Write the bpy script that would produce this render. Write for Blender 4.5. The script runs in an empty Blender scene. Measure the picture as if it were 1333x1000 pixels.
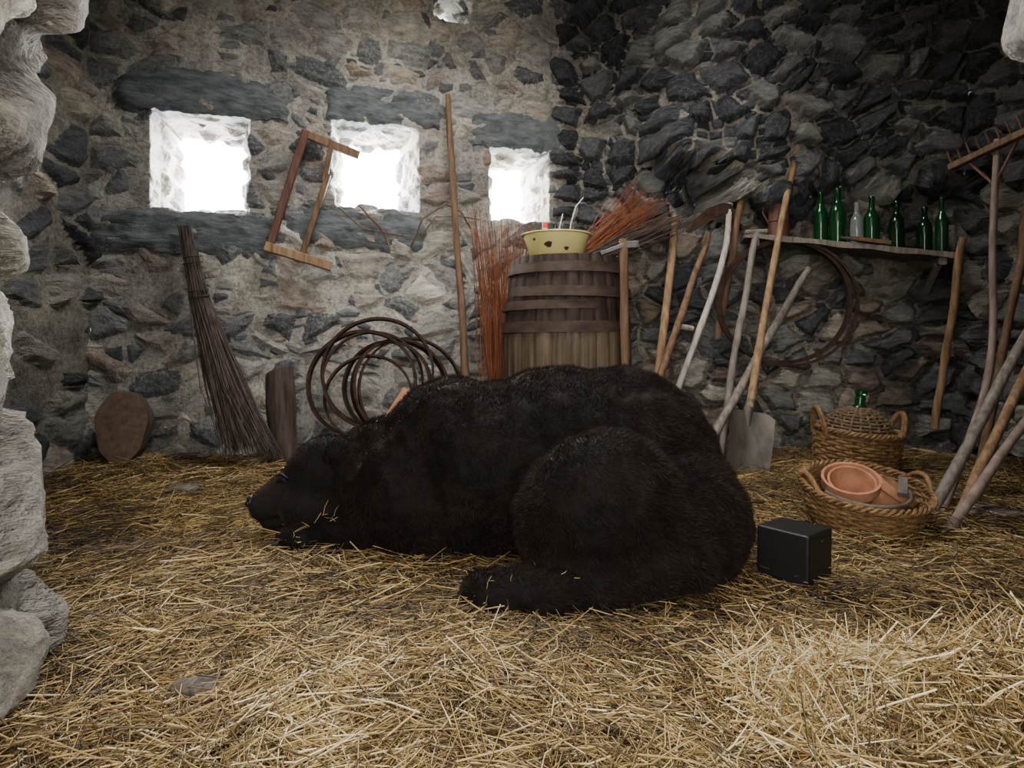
import bpy, bmesh, math, random
import numpy as np
from mathutils import Vector, Matrix, noise, Euler
from mathutils.bvhtree import BVHTree
random.seed(7); rng=np.random.default_rng(7)
scene=bpy.context.scene
V=Vector
# ------------------------------------------------------------ materials
def newmat(name):
    m=bpy.data.materials.new(name); m.use_nodes=True
    nt=m.node_tree; b=nt.nodes['Principled BSDF']; return m,nt,b
def N(nt,t,**kw):
    n=nt.nodes.new(t)
    for k,v in kw.items(): setattr(n,k,v)
    return n
def ramp(nt,stops):
    r=N(nt,'ShaderNodeValToRGB'); e=r.color_ramp.elements
    while len(e)<len(stops): e.new(0.5)
    for i,(p,c) in enumerate(stops):
        e[i].position=p; e[i].color=(c[0],c[1],c[2],1)
    return r
def simple(name,c1,c2,scale=(8,8,8),rough=.7,metal=0.0,bump=.4,nscale=1.0,coat=0,bdist=.004,detail=5):
    m,nt,b=newmat(name); L=nt.links
    tc=N(nt,'ShaderNodeTexCoord'); mp=N(nt,'ShaderNodeMapping'); mp.inputs['Scale'].default_value=scale
    L.new(tc.outputs['Object'],mp.inputs[0])
    no=N(nt,'ShaderNodeTexNoise'); no.inputs['Scale'].default_value=nscale; no.inputs['Detail'].default_value=detail; no.inputs['Roughness'].default_value=.65
    L.new(mp.outputs[0],no.inputs['Vector'])
    r=ramp(nt,[(.32,c1),(.68,c2)]); L.new(no.outputs['Fac'],r.inputs[0]); L.new(r.outputs[0],b.inputs['Base Color'])
    b.inputs['Roughness'].default_value=rough; b.inputs['Metallic'].default_value=metal; b.inputs['Coat Weight'].default_value=coat
    if rough>=.6: b.inputs['Specular IOR Level'].default_value=.22
    bp=N(nt,'ShaderNodeBump'); bp.inputs['Strength'].default_value=bump; bp.inputs['Distance'].default_value=bdist
    L.new(no.outputs['Fac'],bp.inputs['Height']); L.new(bp.outputs[0],b.inputs['Normal'])
    return m
M={}
M['wood_pale']=simple('wood_pale',(.12,.065,.032),(.34,.22,.12),(45,45,3))
M['wood_brown']=simple('wood_brown',(.065,.036,.02),(.19,.115,.065),(45,45,4))
M['wood_grey']=simple('wood_grey',(.09,.078,.066),(.25,.215,.18),(50,50,4))
M['wood_white']=simple('wood_white',(.24,.21,.18),(.48,.44,.39),(50,50,4))
M['wood_red']=simple('wood_red',(.05,.022,.016),(.13,.062,.045),(50,50,5))
M['bark_pink']=simple('bark_pink',(.13,.09,.075),(.29,.22,.18),(30,30,6))
M['stave_dark']=simple('stave_dark',(.012,.008,.006),(.048,.031,.022),(40,40,3))
M['stave_pale']=simple('stave_pale',(.035,.024,.015),(.14,.10,.062),(40,40,2.5))
M['hoop_band']=simple('hoop_band',(.025,.016,.012),(.075,.048,.034),(10,10,20),rough=.7)
M['rust']=simple('rust',(.010,.006,.004),(.050,.025,.015),(30,30,30),rough=.85)
M['rust_red']=simple('rust_red',(.045,.018,.012),(.13,.058,.04),(25,25,12),rough=.6)
M['iron']=simple('iron',(.05,.05,.05),(.14,.13,.12),(14,14,14),rough=.55,metal=.5)
M['spade_metal']=simple('spade_metal',(.08,.072,.062),(.18,.16,.135),(14,14,6),rough=.6,metal=.3)
M['terracotta']=simple('terracotta',(.24,.10,.05),(.42,.205,.12),(12,12,12),rough=.9)
M['enamel']=simple('enamel',(.58,.50,.17),(.70,.63,.27),(4,4,4),rough=.3,coat=.4,bump=0)
M['chip']=simple('enamel_chip',(.02,.012,.01),(.06,.03,.02),(20,20,20))
M['white']=simple('white_plastic',(.6,.6,.58),(.75,.75,.72),rough=.4,bump=0)
M['redcap']=simple('red_plastic',(.5,.02,.02),(.6,.04,.03),rough=.4,bump=0)
M['wicker']=simple('wicker',(.07,.035,.014),(.27,.16,.07),(50,50,50),rough=.6)
M['wicker_old']=simple('wicker_old',(.06,.038,.022),(.18,.12,.07),(60,60,60),rough=.7)
M['twig']=simple('twig_brown',(.025,.018,.015),(.10,.073,.06),(30,30,8))
M['twig_red']=simple('twig_red',(.06,.020,.009),(.26,.085,.036),(30,30,8))
M['cut']=simple('cut_wood',(.075,.048,.034),(.155,.10,.072),(30,30,30))
M['bark']=simple('bark',(.030,.023,.017),(.10,.075,.058),(40,40,6),bump=.8,bdist=.01)
M['black']=simple('black_paint',(.003,.003,.003),(.008,.008,.008),(80,80,80),rough=.5,bump=.2,bdist=.001)
M['slab']=simple('slab_stone',(.045,.054,.058),(.16,.175,.178),(7,7,22),rough=.85,bump=1.0,bdist=.02,nscale=1.3,detail=10)
M['vault']=simple('vault_stone',(.16,.15,.14),(.34,.32,.29),(5,5,5),rough=.9,bump=.9,bdist=.02)
M['flat_stone']=simple('flat_stone',(.07,.062,.052),(.16,.145,.125),(9,9,9))
M['claw']=simple('claw',(.02,.018,.015),(.06,.05,.04),rough=.35)
M['nose']=simple('nose_skin',(.003,.003,.003),(.010,.009,.009),(60,60,60),rough=.35,bump=.3,bdist=.002)
def glass(name,c):
    m,nt,b=newmat(name); b.inputs['Base Color'].default_value=(*c,1); b.inputs['Transmission Weight'].default_value=.75
    b.inputs['Roughness'].default_value=.06; b.inputs['IOR'].default_value=1.45; return m
M['glass_green']=glass('glass_green',(.012,.13,.028)); M['glass_dark']=glass('glass_dark',(.008,.06,.012)); M['glass_clear']=glass('glass_clear',(.42,.48,.44))

def stone_mat(name,stones,mortar,cov=.75,sc=(4.2,6.6),disp=.05,seam=.09,small=True,warp=.35,hshift=None,patchy=1.0,smear=.45,gap=1.0,crev=.35,gsc=(14,40)):
    m,nt,b=newmat(name); L=nt.links; m.displacement_method='BOTH'
    uv=N(nt,'ShaderNodeUVMap'); uv.uv_map='UVMap'
    def math_(op,a,bb=None,c=None,clamp=False):
        n=N(nt,'ShaderNodeMath',operation=op,use_clamp=clamp)
        for i,x in enumerate((a,bb,c)):
            if x is None: continue
            if isinstance(x,(int,float)): n.inputs[i].default_value=x
            else: L.new(x,n.inputs[i])
        return n.outputs[0]
    def noise_(scale,detail=4,rough=.6,vec=None):
        n=N(nt,'ShaderNodeTexNoise',noise_dimensions='2D'); n.inputs['Scale'].default_value=scale; n.inputs['Detail'].default_value=detail; n.inputs['Roughness'].default_value=rough
        L.new(vec or uv.outputs[0],n.inputs['Vector']); return n
    def ms(fac,lo,hi):
        n=N(nt,'ShaderNodeMapRange',interpolation_type='SMOOTHSTEP'); L.new(fac,n.inputs[0]); n.inputs[1].default_value=lo; n.inputs[2].default_value=hi; return n.outputs[0]
    w=noise_(2.2,2,.5)
    wv=N(nt,'ShaderNodeVectorMath',operation='SUBTRACT'); L.new(w.outputs['Color'],wv.inputs[0]); wv.inputs[1].default_value=(.5,.5,.5)
    ws=N(nt,'ShaderNodeVectorMath',operation='SCALE'); L.new(wv.outputs[0],ws.inputs[0]); ws.inputs['Scale'].default_value=warp
    wa=N(nt,'ShaderNodeVectorMath',operation='ADD'); L.new(uv.outputs[0],wa.inputs[0]); L.new(ws.outputs[0],wa.inputs[1])
    en=noise_(26,4,.7); enz=math_('MULTIPLY',math_('SUBTRACT',en.outputs['Fac'],.5),.15)
    cn=noise_(1.3,2)
    fine=noise_(48,6,.8); mid=noise_(8,5,.7); big=noise_(1.6,2)
    def layer(s,seam,cov,off):
        mp=N(nt,'ShaderNodeMapping'); mp.inputs['Scale'].default_value=(s[0],s[1],1); mp.inputs['Location'].default_value=(off,off,0); L.new(wa.outputs[0],mp.inputs[0])
        v1=N(nt,'ShaderNodeTexVoronoi',voronoi_dimensions='2D'); v1.inputs['Scale'].default_value=1; v1.inputs['Randomness'].default_value=.88; L.new(mp.outputs[0],v1.inputs['Vector'])
        v2=N(nt,'ShaderNodeTexVoronoi',voronoi_dimensions='2D',feature='DISTANCE_TO_EDGE'); v2.inputs['Scale'].default_value=1; v2.inputs['Randomness'].default_value=.88; L.new(mp.outputs[0],v2.inputs['Vector'])
        sp=N(nt,'ShaderNodeSeparateColor'); L.new(v1.outputs['Color'],sp.inputs[0])
        jw=math_('MULTIPLY',math_('SUBTRACT',sp.outputs[2],.35),seam*1.2)
        e=math_('SUBTRACT',math_('ADD',v2.outputs['Distance'],enz),jw)
        mask=ms(e,seam*.8,seam*1.15); dome=ms(e,seam*.5,seam*3.2)
        cm=ms(math_('ADD',math_('SUBTRACT',cov,sp.outputs[0]),math_('MULTIPLY',math_('SUBTRACT',cn.outputs['Fac'],.5),patchy)),-.03,.03)
        return math_('MULTIPLY',mask,cm),math_('MULTIPLY',dome,cm),sp
    mk,dm,sp=layer(sc,seam,cov,0)
    def stoneidx(s):
        x=s.outputs[1]
        if hshift:
            sx=N(nt,'ShaderNodeSeparateXYZ'); L.new(uv.outputs[0],sx.inputs[0])
            lowf=math_('SUBTRACT',1.0,ms(sx.outputs[1],hshift[0],hshift[1]))
            x=math_('ADD',math_('MULTIPLY',x,.70),math_('MULTIPLY',lowf,.30))
        return x
    cr=ramp(nt,stones); L.new(stoneidx(sp),cr.inputs[0])
    gm=N(nt,'ShaderNodeMapping'); gm.inputs['Scale'].default_value=(gsc[0],gsc[1],1); gm.inputs['Rotation'].default_value=(0,0,.3); L.new(wa.outputs[0],gm.inputs[0])
    grain=noise_(1.0,7,.75,gm.outputs[0])
    def mixc(fac,a,bb,bt='MIX'):
        n=N(nt,'ShaderNodeMix',data_type='RGBA',blend_type=bt)
        if isinstance(fac,(int,float)): n.inputs[0].default_value=fac
        else: L.new(fac,n.inputs[0])
        for s,x in ((6,a),(7,bb)):
            if isinstance(x,tuple): n.inputs[s].default_value=(*x,1)
            else: L.new(x,n.inputs[s])
        return n.outputs[2]
    gr=ramp(nt,[(.32,(.50,.50,.52)),(.68,(1.55,1.55,1.5))]); L.new(grain.outputs['Fac'],gr.inputs[0])
    stone=mixc(1.0,cr.outputs[0],gr.outputs[0],'MULTIPLY')
    stone=mixc(math_('MULTIPLY',ms(fine.outputs['Fac'],.50,.62),smear),stone,tuple(c*1.05 for c in mortar))
    mr=ramp(nt,[(.36,tuple(c*crev for c in mortar)),(.62,tuple(c*1.4 for c in mortar))])
    L.new(math_('ADD',math_('MULTIPLY',fine.outputs['Fac'],.60),math_('MULTIPLY',mid.outputs['Fac'],.40)),mr.inputs[0])
    col=mr.outputs[0]; h=math_('MULTIPLY',mid.outputs['Fac'],.40)
    if small:
        mk2,dm2,sp2=layer((sc[0]*2.3,sc[1]*1.9),seam*1.1,cov*.75,4.3)
        cr2=ramp(nt,stones); L.new(stoneidx(sp2),cr2.inputs[0])
        s2=mixc(1.0,cr2.outputs[0],gr.outputs[0],'MULTIPLY')
        col=mixc(mk2,col,s2); h=math_('ADD',h,math_('MULTIPLY',dm2,.35))
    col=mixc(mk,col,stone)
    hs=math_('ADD',math_('MULTIPLY',dm,math_('ADD',math_('MULTIPLY',sp.outputs[2],.6),.55*gap)),math_('MULTIPLY',mid.outputs['Fac'],.35))
    mh=N(nt,'ShaderNodeMix',data_type='FLOAT'); L.new(mk,mh.inputs[0]); L.new(h,mh.inputs[2]); L.new(hs,mh.inputs[3])
    h=math_('ADD',mh.outputs[0],math_('MULTIPLY',fine.outputs['Fac'],.20))
    h=math_('ADD',h,math_('MULTIPLY',grain.outputs['Fac'],.12))
    h=math_('ADD',h,math_('MULTIPLY',big.outputs['Fac'],.8))
    bv=ramp(nt,[(.3,(.66,.66,.68)),(.7,(1.25,1.25,1.21))]); L.new(big.outputs['Fac'],bv.inputs[0])
    col=mixc(1.0,col,bv.outputs[0],'MULTIPLY')
    L.new(col,b.inputs['Base Color']); b.inputs['Roughness'].default_value=.85; b.inputs['Specular IOR Level'].default_value=.3
    d=N(nt,'ShaderNodeDisplacement'); L.new(h,d.inputs['Height']); d.inputs['Midlevel'].default_value=.8; d.inputs['Scale'].default_value=disp
    L.new(d.outputs[0],nt.nodes['Material Output'].inputs['Displacement'])
    return m
g=[(0,(.06,.067,.075)),(.2,(.12,.127,.135)),(.45,(.225,.22,.21)),(.7,(.31,.29,.25)),(.88,(.24,.185,.15)),(1,(.43,.41,.365))]
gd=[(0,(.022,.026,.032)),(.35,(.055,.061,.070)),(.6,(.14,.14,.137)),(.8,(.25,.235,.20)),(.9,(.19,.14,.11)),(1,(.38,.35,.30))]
gl=[(0,(.10,.095,.085)),(.4,(.19,.175,.15)),(.75,(.28,.26,.22)),(1,(.40,.375,.32))]
M['wallA']=stone_mat('window_wall_rubble',g,(.33,.31,.27),cov=.72,sc=(4.6,6.8),disp=.040,seam=.10,warp=.16,patchy=1.0,smear=.5)
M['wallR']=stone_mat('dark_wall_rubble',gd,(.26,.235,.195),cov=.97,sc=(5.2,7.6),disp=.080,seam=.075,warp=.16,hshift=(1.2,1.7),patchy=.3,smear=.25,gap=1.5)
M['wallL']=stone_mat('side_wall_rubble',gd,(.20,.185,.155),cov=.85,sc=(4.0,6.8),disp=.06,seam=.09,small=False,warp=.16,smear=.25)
M['jamb']=stone_mat('doorway_rubble',gl,(.15,.135,.105),cov=.97,sc=(3.4,3.9),disp=.075,seam=.08,warp=.35,small=False,smear=.45,gap=1.0,crev=.2,gsc=(22,26))

# ------------------------------------------------------------ mesh builder
class MB:
    def __init__(s): s.v=[];s.f=[];s.m=[]
    def add(s,vs,fs,mat=0,X=None):
        o=len(s.v)
        for p in vs:
            p=V(p)
            if X is not None: p=X@p
            s.v.append(p)
        for f in fs: s.f.append([i+o for i in f]); s.m.append(mat)
    def tube(s,pts,rad,segs=8,mat=0,closed=False,X=None,cap=True,flat=None):
        pts=[V(p) for p in pts]; n=len(pts)
        if not hasattr(rad,'__len__'): rad=[rad]*n
        t0=(pts[1]-pts[0]).normalized()
        ref=V((0,0,1)) if abs(t0.z)<.9 else V((1,0,0))
        nn=(ref-t0*ref.dot(t0)).normalized(); vs=[]
        for i in range(n):
            if closed: t=pts[(i+1)%n]-pts[i-1]
            else: t=pts[min(i+1,n-1)]-pts[max(i-1,0)]
            t.normalize(); nn=(nn-t*nn.dot(t)).normalized(); bb=t.cross(nn)
            for k in range(segs):
                a=2*math.pi*k/segs
                vs.append(pts[i]+(nn*math.cos(a)+bb*math.sin(a)*(flat or 1))*rad[i])
        fs=[]
        for i in range(n if closed else n-1):
            j=(i+1)%n
            for k in range(segs):
                l=(k+1)%segs; fs.append([i*segs+k,i*segs+l,j*segs+l,j*segs+k])
        if cap and not closed:
            fs.append(list(range(segs))[::-1]); fs.append([(n-1)*segs+k for k in range(segs)])
        s.add(vs,fs,mat,X)
    def lathe(s,prof,segs=32,mat=0,X=None,rf=None):
        vs=[];n=len(prof)
        for r,z in prof:
            for k in range(segs):
                a=2*math.pi*k/segs; q=r*(rf(k) if rf else 1); vs.append((q*math.cos(a),q*math.sin(a),z))
        fs=[]
        for i in range(n-1):
            for k in range(segs):
                l=(k+1)%segs; fs.append([i*segs+k,i*segs+l,(i+1)*segs+l,(i+1)*segs+k])
        s.add(vs,fs,mat,X)
    def disc(s,r,z,segs=32,mat=0,X=None):
        s.add([(0,0,z)]+[(r*math.cos(2*math.pi*k/segs),r*math.sin(2*math.pi*k/segs),z) for k in range(segs)],[[0,k+1,(k+1)%segs+1] for k in range(segs)],mat,X)
    def bar(s,a,b,w,t,mat=0,up=(0,0,1),bev=.12,X=None):
        a=V(a);b=V(b);d=(b-a).normalized(); u=V(up); sd=d.cross(u).normalized(); uu=sd.cross(d).normalized()
        prof=[]
        c=min(w,t)*bev
        for sx,sy in ((1,1),(-1,1),(-1,-1),(1,-1)):
            A=(sx*w/2,sy*(t/2-c)); B=(sx*(w/2-c),sy*t/2)
            prof+= [A,B] if sx*sy>0 else [B,A]
        n=7; vs=[]
        for i in range(n):
            p=a.lerp(b,i/(n-1)); j=1+.05*math.sin(i*2.3+w*900)
            for x,y in prof: vs.append(p+sd*x*j+uu*y*j)
        fs=[[i*8+k,i*8+(k+1)%8,(i+1)*8+(k+1)%8,(i+1)*8+k] for i in range(n-1) for k in range(8)]
        fs.append(list(range(8))[::-1]); fs.append([(n-1)*8+k for k in range(8)])
        s.add(vs,fs,mat,X)
    def obj(s,name,mats,smooth=True,parent=None):
        me=bpy.data.meshes.new(name); me.from_pydata([tuple(p) for p in s.v],[],s.f)
        for m in mats: me.materials.append(M[m])
        me.polygons.foreach_set('material_index',s.m)
        if smooth: me.polygons.foreach_set('use_smooth',[True]*len(s.f))
        bm=bmesh.new(); bm.from_mesh(me); bmesh.ops.recalc_face_normals(bm,faces=bm.faces)
        for e in bm.edges:
            if len(e.link_faces)==2 and e.calc_face_angle(0)>.7: e.smooth=False
        bm.to_mesh(me); bm.free()
        o=bpy.data.objects.new(name,me); scene.collection.objects.link(o)
        if parent: o.parent=parent
        return o
def stick(mb,pts,r0,r1,mat=0,wig=.006,segs=10,n=18,knots=True):
    P=[V(p) for p in pts]; m=len(P)-1; out=[];rad=[]
    sd=random.random()*50
    for i in range(n):
        t=i/(n-1)*m; k=min(int(t),m-1); f=t-k
        if m==1: p=P[0].lerp(P[1],f)
        else:
            p0=P[max(k-1,0)];p1=P[k];p2=P[k+1];p3=P[min(k+2,m)]
            p=.5*((2*p1)+(p2-p0)*f+(2*p0-5*p1+4*p2-p3)*f*f+(3*p1-p0-3*p2+p3)*f**3)
        q=i/(n-1)
        p=p+V((noise.noise(V((q*4,sd,0))),noise.noise(V((q*4,sd,9))),0))*wig
        out.append(p); rad.append((r0+(r1-r0)*q)*(1+.14*noise.noise(V((q*11,sd,3)))))
    mb.tube(out,rad,segs,mat)

# ------------------------------------------------------------ walls
def resample(path,step,smooth=0):
    P=np.array(path,float); seg=np.linalg.norm(np.diff(P,axis=0),axis=1); cum=np.r_[0,np.cumsum(seg)]
    n=int(cum[-1]/step)+1; s=np.linspace(0,cum[-1],n)
    X=np.interp(s,cum,P[:,0]);Y=np.interp(s,cum,P[:,1])
    for _ in range(smooth):
        X[1:-1]=(X[:-2]+X[1:-1]*2+X[2:])/4; Y[1:-1]=(Y[:-2]+Y[1:-1]*2+Y[2:])/4
    return s,X,Y
def wall(name,path,z0,z1,step,mat,warpf=None,smooth=4,uo=0):
    s,X,Y=resample(path,step,smooth); zs=np.linspace(z0,z1,int((z1-z0)/step)+1)
    nu,nv=len(s),len(zs)
    vs=[];uv=[]
    for j in range(nv):
        for i in range(nu):
            p=(X[i],Y[i],zs[j])
            if warpf: p=warpf(*p)
            vs.append(p); uv.append((s[i]+uo,zs[j]))
    fs=[(j*nu+i,j*nu+i+1,(j+1)*nu+i+1,(j+1)*nu+i) for j in range(nv-1) for i in range(nu-1)]
    return finish_wall(name,vs,fs,uv,mat)
def finish_wall(name,vs,fs,uv,mat):
    me=bpy.data.meshes.new(name); me.from_pydata(vs,[],fs); me.materials.append(M[mat])
    l=me.uv_layers.new(name='UVMap'); idx=np.zeros(len(me.loops),int); me.loops.foreach_get('vertex_index',idx)
    l.data.foreach_set('uv',np.array(uv)[idx].ravel()); me.polygons.foreach_set('use_smooth',[True]*len(fs))
    o=bpy.data.objects.new(name,me); scene.collection.objects.link(o); return o
CEIL=2.95
P0=V((-2.2,3.2,0)); D=V((.954,.2993,0)); NI=V((.2993,-.954,0)) # NI points into the room
WIN=[(.28,.773,1.39,1.935),(1.205,1.718,1.462,1.98),(2.16,2.56,1.431,1.909),(1.80,2.06,2.64,2.84)]
def wA(u,z,off=0): return P0+D*u+NI*off+V((0,0,z))
def wallA():
    step=.015
    def axis(lo,hi,marks):
        ms=sorted([lo,hi]+marks); out=[]
        for a,b in zip(ms[:-1],ms[1:]):
            n=max(1,round((b-a)/step)); out+=[a+(b-a)*k/n for k in range(n)]
        return out+[hi]
    us=axis(-.06,2.76,[x for w in WIN for x in w[:2]]); zs=axis(-.1,CEIL,sorted(set(x for w in WIN for x in w[2:])))
    zs=[z for k,z in enumerate(zs) if k==0 or z-zs[k-1]>1e-6]
    nu=len(us); vs=[];uv=[];fs=[]
    for z in zs:
        for u in us: vs.append(tuple(wA(u,z))); uv.append((u,z))
    for j in range(len(zs)-1):
        for i in range(nu-1):
            uc=(us[i]+us[i+1])/2; zc=(zs[j]+zs[j+1])/2
            if any(w[0]<uc<w[1] and w[2]<zc<w[3] for w in WIN): continue
            fs.append((j*nu+i,j*nu+i+1,(j+1)*nu+i+1,(j+1)*nu+i))
    dep=.42; nd=20
    for w in WIN:
        iu=[i for i,u in enumerate(us) if w[0]-1e-6<=u<=w[1]+1e-6]; jz=[j for j,z in enumerate(zs) if w[2]-1e-6<=z<=w[3]+1e-6]
        loop=[(i,jz[0]) for i in iu]+[(iu[-1],j) for j in jz[1:]]+[(i,jz[-1]) for i in iu[::-1][1:]]+[(iu[0],j) for j in jz[::-1][1:-1]]
        cu=(w[0]+w[1])/2; cz=(w[2]+w[3])/2; prev=[j*nu+i for i,j in loop]
        for k in range(1,nd+1):
            f=k/nd; sc=1-.26*f; cur=[]
            for (i,j) in loop:
                u=cu+(us[i]-cu)*sc; z=cz+(zs[j]-cz)*(1-.13*f)
                cur.append(len(vs)); vs.append(tuple(wA(u,z,-dep*f)))
                du=-dep*f if i==iu[0] else (dep*f if i==iu[-1] else 0); dz=-dep*f if j==jz[0] else (dep*f if j==jz[-1] else 0)
                uv.append((us[i]-du,zs[j]-dz))
            n=len(loop)
            for a in range(n):
                b=(a+1)%n; fs.append((prev[b],prev[a],cur[a],cur[b])[::-1])
            prev=cur
    return finish_wall('wall_back',vs,fs,uv,'wallA')
wallA()
def sst(x,a,b):
    t=min(1,max(0,(x-a)/(b-a))); return t*t*(3-2*t)
def warpR(x,y,z):
    line=1.50+max(0,1.35-x)*.75+.12*noise.noise(V((x*3,z*2,1)))
    b=sst(z,line,line+.08)*sst(x,.80,1.0)*.24*(1-.55*sst(x,1.5,2.1))
    cl=math.exp(-((z-(line-.12))/.10)**2)*math.exp(-((x-1.12)/.26)**2)*.32
    k=noise.noise(V((x*1.3,y,z*1.3)))*.05
    return (x,y-b+cl+k,z)
wall('wall_right',[(.27,4.03),(.36,4.0),(1.3,3.70),(2.45,3.40),(2.75,2.7),(2.75,1.2)],-.1,CEIL,.018,'wallR',warpR,uo=5)
wall('wall_left',[(-2.2,1.2),(-2.2,3.28)],-.1,CEIL,.025,'wallL',uo=11)
def warpJL(x,y,z):
    s=math.exp(-((y-1.2)/.6)**2) if y<1.2 else 1
    k=-.045*math.exp(-((z-.78)/.28)**2)+.020*sst(-z,-.45,.0)+.09*sst(z,1.0,1.45)+.03*noise.noise(V((1,y*3,z*3.5)))
    return (x-.015+k*s,y+.04*noise.noise(V((x*3,5,z*3))),z)
wall('wall_front_left',[(-.78,-.1),(-.90,.8),(-.94,1.15),(-1.02,1.28),(-1.2,1.34),(-2.3,1.36)],-.1,2.2,.012,'jamb',warpJL,smooth=8,uo=17)
def warpJR(x,y,z):
    k=.05*math.exp(-((z-.78)/.35)**2)-.03*sst(z,1.0,1.5)
    return (x+.02+k+.02*noise.noise(V((1,y*3,z*3.5))),y,z)
wall('wall_front_right',[(2.8,1.36),(1.25,1.34),(1.09,1.27),(1.045,1.15),(1.02,.8),(.95,-.1)],-.1,2.2,.014,'jamb',warpJR,smooth=8,uo=24)
wall('wall_front_top',[(2.8,1.38),(-2.3,1.38)],2.2,CEIL,.05,'wallL',uo=30)
# ceiling, with an invented square hole that lets in light from above
HX=(-.65,.75); HY=(2.0,2.9)
mb=MB(); xs=[-2.5+.1*i for i in range(56)]; ys=[1.2+.1*i for i in range(32)]
vs=[(x,y,CEIL+.03*noise.noise(V((x*3,y*3,0)))) for y in ys for x in xs]; w_=len(xs)
mb.add(vs,[[j*w_+i,j*w_+i+1,(j+1)*w_+i+1,(j+1)*w_+i] for j in range(len(ys)-1) for i in range(w_-1) if not (HX[0]<xs[i]+.05<HX[1] and HY[0]<ys[j]+.05<HY[1])])
for a,b_ in (((HX[0],HY[0]),(HX[1],HY[0])),((HX[1],HY[0]),(HX[1],HY[1])),((HX[1],HY[1]),(HX[0],HY[1])),((HX[0],HY[1]),(HX[0],HY[0]))):
    mb.add([(*a,CEIL-.04),(*b_,CEIL-.04),(*b_,CEIL+.3),(*a,CEIL+.3)],[[0,1,2,3]])
mb.obj('ceiling',['vault'])

def slab(name,u0,u1,z0,z1,prot=.05,mat='slab',seed=0,arch=0):
    nu,nz=60,14; vs=[]
    mb=MB()
    for side,off in ((0,-.10),(1,prot)):
        for j in range(nz+1):
            for i in range(nu+1):
                fu=i/nu; fz=j/nz
                hh=z1-(z1-z0)*arch*(1-math.sin(math.pi*fu)**.5)
                z=z0+(hh-z0)*fz+.025*noise.noise(V((fu*6,fz*2,seed)))+.012*noise.noise(V((fu*25,fz*2,seed)))
                ed=min(1,min(fu*14,(1-fu)*14,fz*4,(1-fz)*4)+.35)
                o=off if side==0 else off*ed+.018*noise.noise(V((fu*7,fz*3,seed+3)))+.008*noise.noise(V((fu*30,fz*9,seed+3)))
                u=u0+(u1-u0)*fu+.03*noise.noise(V((fz*3,seed,fu)))
                vs.append(wA(u,z,o))
    w=nu+1; B=w*(nz+1); fs=[]
    for j in range(nz):
        for i in range(nu):
            a=j*w+i; fs.append([a,a+w,a+w+1,a+1]); fs.append([B+a,B+a+1,B+a+w+1,B+a+w])
    for i in range(nu):
        fs.append([i,i+1,B+i+1,B+i]); a=nz*w+i; fs.append([a,B+a,B+a+1,a+1])
    for j in range(nz):
        a=j*w; fs.append([a,B+a,B+a+w,a+w]); a=j*w+nu; fs.append([a,a+w,B+a+w,B+a])
    mb.add(vs,fs); return mb.obj(name,[mat])
slab('stone_lintel',.118,.975,1.92,2.16,.035,seed=1,arch=.5)
slab('stone_lintel',1.18,1.84,1.965,2.18,.03,seed=2,arch=.3)
slab('stone_lintel',2.05,2.62,1.895,2.12,.03,seed=3,arch=.25)
slab('stone_sill',.02,.94,1.16,1.385,.03,seed=4,arch=.1)
slab('stone_sill',.965,1.75,1.235,1.45,.028,seed=5,arch=.1)

# ------------------------------------------------------------ ground + straw
def G(x,y):
    x=np.asarray(x,float); y=np.asarray(y,float)
    z=.012*np.sin(x*3.1+y*1.7)+.010*np.sin(x*5.3-y*4.1+1)
    z=z+.115*np.exp(-(((x-1.0)/.36)**2+((y-1.08)/.17)**2))
    z=z+.07*np.clip((-x-1.0)/1.0,0,1)*np.clip((y-2.5)/.6,0,1)
    z=z+.06*np.clip((x-1.0)/.8,0,1)*np.clip((y-2.4)/.6,0,1)
    z=z+.03*np.clip((-x-.3)/.6,0,1)*np.exp(-((y-1.0)/.3)**2)
    return z
nx,ny=140,110
xs=np.linspace(-2.35,2.85,nx); ys=np.linspace(-.3,4.15,ny)
XX,YY=np.meshgrid(xs,ys); ZZ=G(XX,YY)
me=bpy.data.meshes.new('floor'); me.from_pydata(np.stack([XX.ravel(),YY.ravel(),ZZ.ravel()],1).tolist(),[],[(j*nx+i,j*nx+i+1,(j+1)*nx+i+1,(j+1)*nx+i) for j in range(ny-1) for i in range(nx-1)])
M['earth']=simple('straw_litter',(.025,.016,.006),(.11,.07,.026),(30,30,30),rough=.95,bump=1,bdist=.02)
me.materials.append(M['earth']); fo=bpy.data.objects.new('floor',me); scene.collection.objects.link(fo)

def attr_mat(name,stops,rough=.6,attr='tint'):
    m,nt,b=newmat(name); a=N(nt,'ShaderNodeAttribute'); a.attribute_name=attr
    r=ramp(nt,stops); nt.links.new(a.outputs['Fac'],r.inputs[0]); nt.links.new(r.outputs[0],b.inputs['Base Color']); b.inputs['Roughness'].default_value=rough
    return m,nt,b
M['straw'],_,_b=attr_mat('straw',[(0,(.028,.018,.007)),(.3,(.125,.078,.026)),(.6,(.33,.215,.072)),(.85,(.56,.41,.17)),(1,(.82,.71,.46))],.55)
def fast_mesh(name,verts,quads,tint,mat,parent=None,k=4):
    me=bpy.data.meshes.new(name); nv=len(verts); nf=len(quads)
    me.vertices.add(nv); me.vertices.foreach_set('co',verts.astype(np.float32).ravel())
    me.loops.add(nf*k); me.loops.foreach_set('vertex_index',quads.astype(np.int32).ravel())
    me.polygons.add(nf); me.polygons.foreach_set('loop_start',np.arange(0,nf*k,k,dtype=np.int32))
    me.update(calc_edges=True)
    a=me.attributes.new('tint','FLOAT','POINT'); a.data.foreach_set('value',tint.astype(np.float32))
    me.materials.append(M[mat]); o=bpy.data.objects.new(name,me); scene.collection.objects.link(o)
    if parent: o.parent=parent
    return o
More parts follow.
